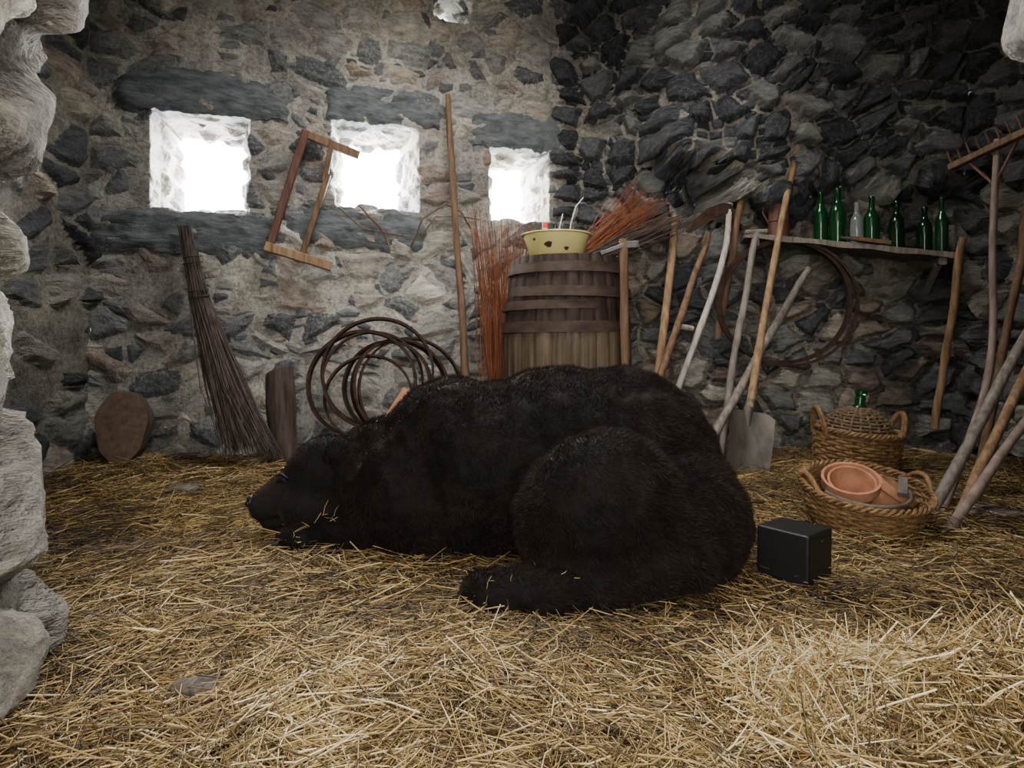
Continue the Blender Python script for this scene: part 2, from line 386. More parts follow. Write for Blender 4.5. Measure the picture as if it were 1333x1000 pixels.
def strands(x,y,z,dirs,L,w,bend):
    n=len(x); c=np.stack([x,y,z],1)
    d=dirs/np.linalg.norm(dirs,axis=1,keepdims=True)
    s=np.cross(d,np.tile([0,0,1.0],(n,1))); s/=np.linalg.norm(s,axis=1,keepdims=True)+1e-9; u=np.cross(s,d)
    out=np.zeros((n,3,3,3))
    for a,t in enumerate((-.5,0,.5)):
        p=c+d*(L*t)[:,None]+s*(bend*L*(1-4*t*t))[:,None]
        ww=w*(1 if a<2 else .6)
        for b,an in enumerate((math.pi/2,math.pi*7/6,math.pi*11/6)):
            out[:,a,b]=p+(s*math.cos(an)+u*math.sin(an))*ww[:,None]
    base=(np.arange(n)*9)[:,None,None]; q=[]
    for a in range(2):
        for b in range(3):
            c2=(b+1)%3; q.append([a*3+b,a*3+c2,(a+1)*3+c2,(a+1)*3+b])
    return out.reshape(-1,3),(base+np.array(q)[None]).reshape(-1,4)
def straw_field(name,n,xr,yr,zmax,pit,Lr,wr,tb=0,mask=None,light_tint=None):
    x=rng.uniform(*xr,n); y=rng.uniform(*yr,n)
    if mask is not None: k=mask(x,y); x=x[k];y=y[k]; n=len(x)
    base=np.array([noise.noise(V((a*3.1,b*3.1,20))) for a,b in zip(x,y)])*7
    yaw=np.where(rng.random(n)<.4,base+rng.normal(0,.5,n),rng.uniform(0,2*math.pi,n)); L=rng.uniform(*Lr,n)*rng.choice([.35,.6,1,1.3],n)
    dx=np.cos(yaw);dy=np.sin(yaw)
    sl=(G(x+dx*L/2,y+dy*L/2)-G(x-dx*L/2,y-dy*L/2))/L
    p=rng.normal(0,pit,n)*rng.choice([.5,1,1,2.0],n)
    lump=np.array([noise.noise(V((a*4,b*4,8))) for a,b in zip(x,y)])
    z=G(x,y)+rng.uniform(.0,1,n)**1.5*zmax*(1+.9*lump)+np.abs(p)*L*.25
    d=np.stack([dx,dy,sl+p],1)
    patch=np.array([noise.noise(V((a*2.2,b*2.2,3)))+.6*noise.noise(V((a*8,b*8,5))) for a,b in zip(x,y)])
    v,q=strands(x,y,z,d,L,rng.uniform(*wr,n),rng.normal(0,.08,n))
    t=rng.beta(1.5,1.8,n)+patch*.30+tb-.25*(rng.random(n)<.15)
    if light_tint is not None: t=t+light_tint(x,y)
    t=np.clip(t,0,1)
    fast_mesh(name,v,q,np.repeat(t,9),'straw')
inside=lambda x,y:(x>-2.15)&(x<2.66)&(y<3.12+.314*(x+2.2))&(y<3.97-.31*x)
doorside=lambda x,y:(y>1.38)|((x>-.88)&(x<.98))
doorway_light=lambda x,y:.20*np.exp(-(((x+.32)/.30)**2+((y-1.08)/.20)**2))  # pool of doorway daylight, painted into the straw tint
straw_field('straw_bedding',92000,(-2.2,2.7),(1.3,4.0),.045,.11,(.05,.15),(.0009,.0020),-.07,lambda x,y:inside(x,y)&doorside(x,y))
straw_field('straw_bedding_near_doorway',42000,(-.96,1.0),(.72,1.45),.045,.15,(.04,.13),(.0008,.0018),-.03,None,doorway_light)
straw_field('straw_heap',16000,(.42,1.0),(.88,1.26),.060,.29,(.05,.15),(.0009,.0018),.22)  # raised tint paints the daylight on the heap into its straw colour

# ------------------------------------------------------------ BEAR
bear=bpy.data.objects.new('sleeping_bear',None); scene.collection.objects.link(bear)
bm=bmesh.new()
def ell(c,r,rz=0,ry=0,rx=0):
    X=Matrix.Translation(V(c))@Euler((rx,ry,rz)).to_matrix().to_4x4()@Matrix.Diagonal((*r,1))
    bmesh.ops.create_icosphere(bm,subdivisions=4,radius=1,matrix=X)
def caps(a,b,r0,r1,n=10):
    a=V(a);b=V(b)
    for i in range(n):
        t=i/(n-1); r=r0+(r1-r0)*t; bmesh.ops.create_icosphere(bm,subdivisions=3,radius=r,matrix=Matrix.Translation(a.lerp(b,t)))
ell((.34,2.04,.28),(.34,.30,.322))            # rump
ell((.18,2.06,.30),(.36,.28,.300))              # loin
ell((-.03,2.09,.265),(.38,.30,.285))            # barrel of the trunk
ell((-.21,2.12,.280),(.24,.25,.288),0,.1)       # withers hump
ell((-.30,2.03,.18),(.25,.21,.22),0,.15)       # near shoulder
ell((-.12,2.01,.13),(.38,.18,.15))             # belly
ell((-.42,2.14,.24),(.22,.18,.18),0,-.45)       # neck
ell((-.52,2.13,.20),(.17,.16,.165))
ell((-.625,2.11,.215),(.15,.130,.150),0,-.25)      # skull
ell((-.695,2.10,.255),(.085,.088,.070),0,-.6)    # brow
ell((-.66,2.06,.14),(.12,.10,.10))            # cheek
caps((-.72,2.095,.190),(-.838,2.087,.132),.084,.054) # muzzle
caps((-.70,2.09,.11),(-.815,2.085,.085),.060,.038)  # jaw
ell((-.575,2.005,.335),(.040,.022,.042),.35,0,-.35)      # ears
ell((-.56,2.20,.345),(.040,.020,.038),-.35)
ell((.25,1.67,.20),(.240,.185,.245),0,-.08)      # thigh
ell((.43,1.82,.16),(.27,.23,.21))              # buttock
ell((.50,1.93,.17),(.210,.25,.22))
ell((.32,1.63,.12),(.24,.13,.12))              # hock
caps((.26,1.56,.070),(-.03,1.53,.058),.080,.064)
ell((-.05,1.53,.058),(.072,.07,.058))
caps((-.34,1.96,.12),(-.62,1.98,.055),.10,.062)    # near forearm
ell((-.68,1.98,.05),(.085,.065,.05))
caps((-.5,2.25,.08),(-.78,2.17,.045),.08,.05)      # far forearm
me=bpy.data.meshes.new('b0'); bm.to_mesh(me); bm.free()
tmp=bpy.data.objects.new('b0',me); scene.collection.objects.link(tmp)
md=tmp.modifiers.new('r','REMESH'); md.mode='VOXEL'; md.voxel_size=.010
md=tmp.modifiers.new('s','SMOOTH'); md.factor=.5; md.iterations=4
dg=bpy.context.evaluated_depsgraph_get(); ev=tmp.evaluated_get(dg); body=bpy.data.meshes.new_from_object(ev)
bpy.data.objects.remove(tmp)
nv=len(body.vertices); co=np.zeros(nv*3); body.vertices.foreach_get('co',co); co=co.reshape(-1,3)
nm=np.zeros(nv*3); body.vertices.foreach_get('normal',nm); nm=nm.reshape(-1,3)
disp=np.array([.012*noise.noise(V(p)*5)+.009*noise.noise(V(p)*14)+.005*noise.noise(V(p)*34) for p in co])
hd=np.clip((co[:,0]+.75)/.3,.2,1); co2=co+nm*(disp*hd)[:,None]; co2[:,2]=np.maximum(co2[:,2],-.01)
body.vertices.foreach_set('co',co2.ravel()); body.polygons.foreach_set('use_smooth',[True]*len(body.polygons)); body.update()
bvh=BVHTree.FromPolygons([V(p) for p in co2],[list(p.vertices) for p in body.polygons])
def furmat(name,c1,c2,cm,sheen):
    mf,nt,b=newmat(name); L=nt.links
    tc=N(nt,'ShaderNodeTexCoord'); no=N(nt,'ShaderNodeTexNoise'); no.inputs['Scale'].default_value=9; no.inputs['Detail'].default_value=4; L.new(tc.outputs['Object'],no.inputs['Vector'])
    at=N(nt,'ShaderNodeAttribute'); at.attribute_name='tint'
    ad=N(nt,'ShaderNodeMath',operation='MULTIPLY_ADD'); L.new(at.outputs['Fac'],ad.inputs[0]); ad.inputs[1].default_value=.45; L.new(no.outputs['Fac'],ad.inputs[2])
    r=ramp(nt,[(.38,c1),(.95,c2)]); L.new(ad.outputs[0],r.inputs[0])
    dist=N(nt,'ShaderNodeVectorMath',operation='DISTANCE'); L.new(tc.outputs['Object'],dist.inputs[0]); dist.inputs[1].default_value=(-.80,2.04,.16)
    mr=N(nt,'ShaderNodeMapRange'); L.new(dist.outputs['Value'],mr.inputs[0]); mr.inputs[1].default_value=.18; mr.inputs[2].default_value=.05
    mx=N(nt,'ShaderNodeMix',data_type='RGBA'); L.new(mr.outputs[0],mx.inputs[0]); L.new(r.outputs[0],mx.inputs[6]); mx.inputs[7].default_value=(*cm,1)
    L.new(mx.outputs[2],b.inputs['Base Color']); b.inputs['Roughness'].default_value=.7
    b.inputs['Sheen Weight'].default_value=sheen; b.inputs['Sheen Roughness'].default_value=.35; b.inputs['Sheen Tint'].default_value=(.85,.62,.52,1); b.inputs['Specular IOR Level'].default_value=.12
    return mf
M['fur']=furmat('bear_underfur',(.0025,.0018,.0014),(.008,.0055,.0042),(.016,.0135,.012),.08)
M['hair']=furmat('bear_guard_hair',(.0025,.0018,.0014),(.021,.014,.0105),(.024,.020,.018),.06)
body.materials.clear(); body.materials.append(M['fur']); body.name='bear_body'
bo=bpy.data.objects.new('body',body); scene.collection.objects.link(bo); bo.parent=bear
body.calc_loop_triangles(); nt_=len(body.loop_triangles); tri=np.zeros(nt_*3,np.int32); body.loop_triangles.foreach_get('vertices',tri); tri=tri.reshape(-1,3)
A,B_,C=co2[tri[:,0]],co2[tri[:,1]],co2[tri[:,2]]; cr=np.cross(B_-A,C-A); ar=np.linalg.norm(cr,axis=1)
NH=280000; pick=rng.choice(nt_,NH,p=ar/ar.sum()); r1=np.sqrt(rng.random(NH));r2=rng.random(NH)
P=A[pick]*(1-r1)[:,None]+B_[pick]*(r1*(1-r2))[:,None]+C[pick]*(r1*r2)[:,None]
n_=nm[tri[pick,0]]; keep=(P[:,2]>.01)&(n_[:,2]>-.7); P=P[keep];n_=n_[keep];NH=len(P)
flow=np.tile([.75,-.1,-.55],(NH,1)); fl=flow-n_*np.sum(flow*n_,1)[:,None]
cl=np.array([noise.noise_vector(V(p)*18) for p in P[::1]])
d=n_*.60+fl*.7+cl*.95+rng.normal(0,.15,(NH,3)); d/=np.linalg.norm(d,axis=1,keepdims=True)
Ln=rng.uniform(.008,.019,NH)*np.clip((P[:,0]+.9)/.45,.28,1)
side=np.cross(d,rng.normal(0,1,(NH,3))); side/=np.linalg.norm(side,axis=1,keepdims=True)
w=.0008
vv=np.stack([P-side*w,P+side*w,P+d*Ln[:,None]],1).reshape(-1,3)
fast_mesh('fur',vv,np.arange(NH*3).reshape(-1,3),np.repeat(rng.random(NH),3),'hair',bear,k=3)
mb=MB()
def sph(mb,c,r,mat=0,X=None,seg=16):
    R=Matrix.Translation(V(c)) if X is None else Matrix.Translation(V(c))@X
    mb.lathe([(max(1e-5,r[0]*math.sin(math.pi*i/10)),-r[0]*math.cos(math.pi*i/10)) for i in range(11)],seg,mat,R@Matrix.Diagonal((1,r[1]/r[0],r[2]/r[0],1)))
hn=bvh.ray_cast(V((-1.2,2.087,.145)),V((1,0,0)))[0] or V((-.88,2.087,.145))
sph(mb,hn+V((.010,0,0)),(.020,.034,.024))
sph(mb,hn+V((.004,-.020,-.002)),(.012,.014,.013)); sph(mb,hn+V((.004,.020,-.002)),(.012,.014,.013))
mb.obj('nose',['nose'],parent=bear)
def onface(x,z,off=.004):
    h=bvh.ray_cast(V((x,1.2,z)),V((0,1,0)))
    return h[0]+h[1]*off if h[0] is not None else V((x,2.0,z))
mb=MB()
mb.tube([onface(-.775,.222),onface(-.762,.228,.006),onface(-.748,.230,.006),onface(-.734,.224)],[.003,.007,.007,.003],8)
mb.tube([onface(-.778,.236,.006),onface(-.757,.244,.009),onface(-.730,.236,.006)],[.003,.006,.003],8)
mb.tube([onface(x,z,.003) for x,z in ((-.865,.108),(-.845,.104),(-.815,.102),(-.785,.108),(-.755,.118))],[.003,.004,.004,.004,.002],6)
mb.obj('closed_eye_and_mouth_line',['nose'],parent=bear)
mb=MB()
for k in range(5):
    y=1.935+k*.022; mb.tube([(-.735,y,.055),(-.765,y-.003,.05),(-.785,y-.004,.03)],[.008,.006,.0015],8)
    y=1.485+k*.022; mb.tube([(-.105,y,.05),(-.135,y-.002,.045),(-.150,y-.003,.02)],[.008,.006,.0015],8)
mb.obj('claws',['claw'],parent=bear)
pts=[];ds=[]
for k in range(22):
    if k<10: x=random.uniform(-.1,.6); y=random.uniform(1.48,1.56)
    else: x=random.uniform(-.72,-.5); y=random.uniform(1.92,1.98)
    h=bvh.ray_cast(V((x,y,2)),V((0,0,-1)))
    if h[0] is None or h[0].z>.22: continue
    t=h[1].cross(V((random.uniform(-1,1),random.uniform(-1,1),random.uniform(-1,1)))).normalized()
    pts.append(h[0]+h[1]*.013); ds.append(t)
pts=np.array(pts);ds=np.array(ds);n=len(pts)
v,q=strands(pts[:,0],pts[:,1],pts[:,2],ds,rng.uniform(.012,.05,n),np.full(n,.0008),rng.normal(0,.1,n))
fast_mesh('straw_on_fur',v,q,np.repeat(rng.uniform(.3,.8,n),9),'straw',bear)

# ------------------------------------------------------------ black box
bm=bmesh.new(); bmesh.ops.create_cube(bm,size=1,matrix=Matrix.Diagonal((.152,.150,.140,1)))
bmesh.ops.bevel(bm,geom=bm.edges[:],offset=.006,segments=3,profile=.5,affect='EDGES')
bmesh.ops.create_cube(bm,size=1,matrix=Matrix.Translation((-.0,-.0755,0))@Matrix.Diagonal((.122,.004,.108,1)))
bmesh.ops.create_uvsphere(bm,u_segments=16,v_segments=8,radius=.004,matrix=Matrix.Translation((-.0,-.0785,.045)))
me=bpy.data.meshes.new('black_speaker_box'); bm.to_mesh(me); bm.free(); me.materials.append(M['black'])
o=bpy.data.objects.new('black_speaker_box',me); o.location=(.822,1.79,.082); o.rotation_euler=(0,.03,math.radians(40)); scene.collection.objects.link(o)

# ------------------------------------------------------------ barrel group
X=Matrix.Translation((.297,3.32,.0)); mb=MB(); H=1.12
pr=lambda t:.285+.058*(1-(2*t-1)**2)
seg=26*5; rf=lambda k:.975 if k%5==0 else (1+.008*math.sin(k//5*2.7))
mb.lathe([(pr(t),t*H) for t in np.linspace(0,.66,14)],seg,1,X,rf)
mb.lathe([(pr(t),t*H) for t in np.linspace(.66,1,8)]+[(pr(1)-.02,H),(pr(1)-.022,H-.03)],seg,0,X,rf)
mb.disc(pr(1)-.02,H-.03,40,0,X)
for z,w,mt in ((1.055,.05,2),(.935,.05,2),(.865,.045,2),(.755,.055,2),(.28,.05,2),(.05,.05,2)):
    a=pr((z-w/2)/H)+.004; c=pr((z+w/2)/H)+.004
    mb.lathe([(a-.008,z-w/2),(a+.006,z-w/2),(c+.006,z+w/2),(c-.008,z+w/2)],64,mt,X@Euler((random.uniform(-.012,.012),random.uniform(-.015,.015),0)).to_matrix().to_4x4())
mb.obj('wooden_barrel',['stave_dark','stave_pale','hoop_band'])
X=Matrix.Translation((.235,3.24,1.112)); mb=MB()
mb.lathe([(.0001,0),(.125,0),(.14,.01),(.165,.095),(.175,.12),(.188,.124),(.188,.130),(.172,.128),(.16,.10),(.135,.02),(.0001,.012)],40,0,X)
for a,z,s in ((-1.9,.06,.022),(-1.3,.04,.014),(-2.4,.09,.010)):
    rr=.14+.025*(z-.01)/.085+.0015; c=V((rr*math.cos(a),rr*math.sin(a),z))
    mb.add([c]+[c+V((-math.sin(a),math.cos(a),0))*s*(1+.3*math.sin(k*2.1+a))*math.cos(k*.6283)+V((.25*math.cos(a),.25*math.sin(a),1))*s*.7*math.sin(k*.6283) for k in range(10)],[[0,k+1,(k+1)%10+1] for k in range(10)],1,X)
mb.obj('enamel_bowl',['enamel','chip'])
mb=MB(); X=Matrix.Translation((.175,3.24,1.128))
mb.lathe([(.0001,0),(.035,0),(.037,.01),(.037,.10),(.03,.125),(.014,.14),(.013,.155)],20,0,X)
mb.lathe([(.016,.15),(.016,.18),(.0001,.181)],16,1,X); mb.obj('plastic_bottle',['white','redcap'])
mb=MB()
mb.tube([(.30,3.24,1.13),(.31,3.25,1.3),(.34,3.27,1.40),(.38,3.28,1.45)],.0025,6)
mb.tube([(.24,3.24,1.13),(.25,3.25,1.28),(.27,3.27,1.36)],.0025,6); mb.obj('wire_stalk',['white'])
def bundle(name,base,tip,rb,rt,n,r,mat,curv=.04):
    mb=MB(); base=V(base);tip=V(tip); ax=(tip-base).normalized(); u=ax.cross(V((0,1,0))).normalized(); w=ax.cross(u)
    for k in range(n):
        a=random.random()*6.283; q=math.sqrt(random.random()); b=base+(u*math.cos(a)+w*math.sin(a))*rb*q+ax*random.uniform(-.03,.05)
        a+=random.uniform(-.5,.5); L=random.uniform(.70,1.05)
        t=base.lerp(tip,L)+(u*math.cos(a)+w*math.sin(a)*.6)*rt*q*L
        m=b.lerp(t,.5)+V((random.gauss(0,curv),random.gauss(0,curv*.5),random.gauss(0,curv*.4)))
        m1=b.lerp(m,.55)+V((random.gauss(0,curv*.2),0,0)); m2=m.lerp(t,.5)+V((random.gauss(0,curv*.3),0,random.gauss(0,curv*.2)))
        mb.tube([b,m1,m,m2,t],[r,r*.9,r*.8,r*.65,r*.4],5,0)
    return mb.obj(name,[mat])
bundle('willow_twig_bundle',(-.05,3.57,.06),(-.03,3.62,1.42),.05,.24,190,.0028,'twig_red',.035)
bundle('willow_twig_bundle',(.36,3.62,1.12),(.86,3.62,1.50),.05,.20,200,.0024,'twig_red',.035)
bundle('willow_twig_bundle',(.38,3.55,1.12),(1.0,3.50,1.40),.04,.09,50,.0035,'twig',.03)
# besom / brushwood bundle
mb=MB(); B0=V((-1.735,3.26,1.30)); B1=V((-1.60,3.2,.75)); B2=V((-1.26,3.0,.07))
for k in range(340):
    a=random.random()*6.283; q=math.sqrt(random.random()); o=V((math.cos(a),math.sin(a)*.6,0))*q
    s=random.uniform(0,.35); st=B0.lerp(B1,s)
    L=random.uniform(.80,1.0); e=B1+(B2-B1)*L+V((math.cos(a)*.16*q*L,math.sin(a)*.07*q*L,.02+.03*random.random()))
    pts=[st+o*(.020+.02*s)+V((random.gauss(0,.008),0,0)),B1+(B0-B1)*.3*(1-s)+o*.045+V((random.gauss(0,.010),0,0)),B1.lerp(B2,.45)+o*.085+V((random.gauss(0,.018),random.gauss(0,.008),.01)),e]
    mb.tube(pts,[.0030,.0032,.0028,.0012],5)
for z in (.35,.62):
    c=B0.lerp(B1,z*1.2); mb.tube([c+V((.048*math.cos(t),.035*math.sin(t),.005*t)) for t in np.linspace(0,12.5,40)],.004,6)
mb.obj('twig_besom',['twig'])
X=Matrix.Translation((-1.955,3.10,.25))@Euler((math.radians(82),0,math.radians(12))).to_matrix().to_4x4()@Matrix.Diagonal((.92,1.42,1,1))
mb=MB(); rf=lambda k:1+.05*math.sin(2*math.pi*k/40*3)+.03*math.sin(2*math.pi*k/40*7)
mb.lathe([(.125,-.05),(.132,-.02),(.132,.03),(.127,.045)],40,1,X,rf); mb.lathe([(.127,.045),(.09,.047),(.05,.045),(.0001,.048)],40,0,X,rf); mb.lathe([(.125,-.05),(.0001,-.05)],40,0,X,rf)
mb.obj('sawn_log_round',['cut','bark'])
mb=MB(); X=Matrix.Translation((-1.185,3.2,.0))@Euler((0,math.radians(-3),.3)).to_matrix().to_4x4()
rf2=lambda k:1+.06*math.sin(k*2*math.pi*3/28)+.04*math.cos(k*2*math.pi*5/28)
vs=[];sg=28;rows=14
for i in range(rows+1):
    for k in range(sg):
        a=2*math.pi*k/sg; rr=.072*rf2(k)*(1+.04*math.sin(i*.8)); z=i/rows*(.52+.035*math.cos(a+1)); vs.append((rr*math.cos(a),rr*math.sin(a),z))
mb.add(vs,[[i*sg+k,i*sg+(k+1)%sg,(i+1)*sg+(k+1)%sg,(i+1)*sg+k] for i in range(rows) for k in range(sg)],1,X)
mb.add([vs[rows*sg+k] for k in range(sg)]+[(0,0,.525)],[[k,(k+1)%sg,sg] for k in range(sg)],0,X)
mb.obj('wooden_post_stump',['cut','bark'])
def hoop(mb,c,r,w,th,X,mat=0,n=72):
    vs=[]
    for k in range(n):
        a=2*math.pi*k/n
        for rr,z in ((r,-w/2),(r+th,-w/2),(r+th,w/2),(r,w/2)): vs.append((rr*math.cos(a),rr*math.sin(a),z))
    fs=[[k*4+j,k*4+(j+1)%4,((k+1)%n)*4+(j+1)%4,((k+1)%n)*4+j] for k in range(n) for j in range(4)]
    mb.add(vs,fs,mat,Matrix.Translation(V(c))@X)
mb=MB(); rot=lambda tilt,yaw:Euler((math.radians(90-tilt),0,math.radians(yaw))).to_matrix().to_4x4()
hoop(mb,(-.80,3.28,.46),.275,.04,.016,rot(14,2)); hoop(mb,(-.72,3.31,.52),.285,.04,.014,rot(13,8)); hoop(mb,(-.60,3.37,.42),.27,.045,.016,rot(16,34))
hoop(mb,(-.68,3.34,.44),.235,.035,.014,rot(10,-8)); hoop(mb,(-.76,3.25,.39),.22,.026,.012,rot(20,4)); hoop(mb,(-.55,3.40,.41),.29,.026,.012,rot(14,28)); hoop(mb,(-.74,3.29,.48),.255,.026,.011,rot(16,16))
mb.obj('iron_barrel_hoops',['rust'])
# terracotta roof tile, leaning behind the bear's shoulder
mb=MB(); X=Matrix.Translation((-.70,2.62,.03))@Euler((math.radians(-6),math.radians(34),.2)).to_matrix().to_4x4()
vs=[]; TL=.51
for i in range(9):
    for j in range(13):
        a=-.9+1.8*j/12; 
        for s in (0,1): vs.append(((.060+.012*s)*math.sin(a),-(.070+.014*s)*math.cos(a)+.06,TL*i/8))
I=lambda i,j,s:(i*13+j)*2+s
fs=[]
for i in range(8):
    for j in range(12): fs+= [[I(i,j,0),I(i,j+1,0),I(i+1,j+1,0),I(i+1,j,0)],[I(i,j,1),I(i+1,j,1),I(i+1,j+1,1),I(i,j+1,1)]]
    for j in (0,12): fs.append([I(i,j,0),I(i+1,j,0),I(i+1,j,1),I(i,j,1)])
for j in range(12):
    for i in (0,8): fs.append([I(i,j,0),I(i,j,1),I(i,j+1,1),I(i,j+1,0)])
mb.add(vs,fs,0,X); mb.obj('terracotta_roof_tile',['terracotta'])
# frame saw on the wall
mb=MB(); nrm=tuple(NI)
def S(u,z,o=.09): return tuple(wA(u,z,o))
mb.bar(S(1.045,1.845),S(1.36,1.745),.045,.035,0,up=nrm)
mb.bar(S(1.07,1.85,.10),S(.885,1.21,.10),.04,.045,1,up=nrm)
mb.bar(S(1.19,1.62,.10),S(1.05,1.16,.10),.032,.035,0,up=nrm)
mb.bar(S(1.21,1.80,.10),S(1.17,1.58,.10),.030,.030,0,up=nrm)
mb.bar(S(.86,1.20,.11),S(1.21,1.10,.11),.05,.04,2,up=nrm)
mb.tube([S(.885,1.22,.11),S(.87,1.25,.11)],.006,6,3)
mb.tube([S(1.10,1.83,.05),S(1.10,1.86,-.02)],.006,6,3)
mb.obj('wooden_frame_saw',['wood_brown','wood_red','wood_pale','rust'])
mb=MB()
mb.tube([S(1.36,1.47,.05),S(1.42,1.40,.08),S(1.50,1.32,.07),S(1.53,1.24,.07)],.006,6)
mb.tube([S(1.25,1.45,.05),S(1.38,1.33,.08),S(1.62,1.30,.07)],.004,6)
mb.tube([S(1.66,1.24,.05),S(1.72,1.40,.10),S(1.86,1.50,.10),S(1.96,1.46,.08),S(2.02,1.36,.08)],.0055,6)
mb.tube([S(1.72,1.30,.05),S(1.80,1.42,.10),S(1.95,1.43,.10),S(2.08,1.42,.08)],.004,6)
mb.obj('dry_vine_twigs',['wood_brown'])

# ------------------------------------------------------------ poles and tools
def pole(name,pts,r0,r1,mat,wig=.01,extra=None,mats=None):
    mb=MB(); stick(mb,pts,r0,r1,0,wig)
    if extra: extra(mb)
    return mb.obj(name,[mat]+(mats or []))
pole('long_wooden_pole',[(-.386,3.70,2.163),(-.31,3.60,1.1),(-.232,3.48,.02)],.016,.024,'wood_brown')
pole('mattock',[(.531,2.93,1.17),(.54,2.87,.02)],.022,.019,'wood_brown',.004,
  lambda mb:(mb.bar((.42,2.93,1.10),(.53,2.93,1.14),.05,.02,1,up=(0,0,1)),mb.bar((.53,2.93,1.14),(.60,2.93,1.145),.045,.035,1)),['iron'])
pole('rough_wooden_stake',[(.963,3.6,1.411),(.86,3.46,.8),(.70,3.3,.02)],.022,.024,'wood_pale',.02)
pole('rough_wooden_stake',[(1.127,3.52,1.299),(.98,3.35,1.0),(.78,3.1,.6),(.52,2.95,.02)],.016,.022,'wood_brown',.02)
def scy(mb):
    mb.tube([(.95,3.24,.75),(.88,3.20,.76)],.014,8,0); mb.tube([(.87,3.2,.76),(.855,3.19,.765)],.02,8,0)
    pts=[(1.245,3.48,1.46),(1.19,3.48,1.465),(1.10,3.46,1.43),(1.02,3.44,1.36),(.985,3.43,1.29)]
    w=[.04,.065,.07,.05,.006]; vs=[]
    for p,q in zip(pts,w): vs+=[p,(p[0]+q*.3,p[1]-.004,p[2]-q)]
    mb.add(vs+[(a,b+.004,c) for a,b,c in vs],[[2*i,2*i+1,2*i+3,2*i+2] for i in range(4)]+[[10+2*i,12+2*i,13+2*i,11+2*i] for i in range(4)],1)
pole('scythe',[(1.238,3.50,1.463),(1.20,3.44,1.22),(1.02,3.28,.80),(.86,3.2,.42),(.66,3.1,.02)],.018,.017,'wood_white',.01,scy,['rust'])
pole('hanging_mattock',[(1.305,3.50,1.565),(1.25,3.50,1.15),(1.175,3.52,.70)],.019,.022,'wood_brown',.015,
  lambda mb:(mb.bar((1.255,3.49,1.57),(1.37,3.49,1.585),.035,.035,1),mb.bar((1.30,3.56,1.57),(1.30,3.47,1.57),.03,.03,1)),['iron'])
def shov(mb):
    mb.tube([(1.172,3.01,.40),(1.15,3.0,.33),(1.145,2.99,.27)],[.022,.024,.012],10,1)
    nu,nz=13,13; vs=[]
    for s in (0,1):
        for j in range(nz):
            for i in range(nu):
                u=(i/(nu-1)-.5); v=j/(nz-1); wd=.25*(1-.03*v)
                rnd=.03*abs(2*u)**6*(1 if v<.5 else 0)
                x=u*wd; y=-.045*(2*u)**2+.03*v*v+.004*s; z=-.32*v-rnd*(1-v)
                vs.append((x,y,z))
    f=[]
    for j in range(nz-1):
        for i in range(nu-1):
            a=j*nu+i; f.append([a,a+1,a+nu+1,a+nu]); a+=nu*nz; f.append([a,a+nu,a+nu+1,a+1])
    mb.add(vs,f,1,Matrix.Translation((1.145,2.99,.345))@Euler((math.radians(-8),math.radians(9),math.radians(15))).to_matrix().to_4x4())
pole('shovel',[(1.585,3.42,1.7625),(1.38,3.25,1.07),(1.16,3.0,.36)],.017,.020,'wood_pale',.006,shov,['spade_metal'])
pole('grey_handled_fork',[(1.354,3.40,1.282),(1.22,3.3,.75),(1.06,3.15,.04)],.018,.02,'wood_grey',.01,
  lambda mb:mb.tube([(1.29,3.40,1.285),(1.41,3.40,1.29)],.014,10,0))
pole('weathered_pole',[(1.634,3.38,1.08),(1.25,3.20,.55),(.86,2.97,.02)],.019,.023,'wood_grey',.012)
pole('rough_wooden_stake',[(2.263,3.08,1.205),(2.27,3.2,.70),(2.25,3.27,.22)],.018,.020,'wood_pale',.015)
def rk(mb):
    mb.bar((2.034,2.85,1.49),(2.13,2.45,1.56),.035,.03,1)
    for k in range(9):
        p=V((2.034,2.85,1.49)).lerp(V((2.13,2.45,1.56)),(k+.3)/9.2); mb.tube([p,p+V((-.03,0,.0))+V((.0,-.0,.07)),],[.006,.003],6,1)
    mb.tube([(2.10,2.68,1.37),(2.06,2.78,1.50)],.006,6,1); mb.tube([(2.10,2.67,1.37),(2.11,2.56,1.53)],.006,6,1)
pole('hay_rake',[(2.10,2.66,1.56),(2.08,2.66,1.1),(2.05,2.62,.70),(1.90,2.53,.33),(1.72,2.45,.02)],.013,.016,'bark_pink',.01,rk,['wood_brown'])
pole('bark_pole',[(2.36,2.82,1.30),(2.25,2.74,.95),(1.93,2.57,.03)],.016,.018,'wood_brown',.015)
pole('weathered_pole',[(2.58,2.66,1.32),(2.06,2.48,.68),(1.55,2.3,.02)],.018,.021,'wood_grey',.012)
pole('bark_pole',[(2.58,2.62,1.25),(2.0,2.39,.57),(1.58,2.2,.02)],.016,.020,'wood_pale',.012)
pole('peeled_branch_pole',[(2.58,2.48,1.02),(1.90,2.25,.41),(1.475,2.1,.02)],.015,.018,'bark_pink',.014)
mb=MB(); hoop(mb,(1.485,3.38,.90),.325,.05,.020,rot(3,-16)); hoop(mb,(1.50,3.35,.89),.335,.03,.014,rot(5,-18))
mb.obj('iron_wheel_hoops',['rust'])
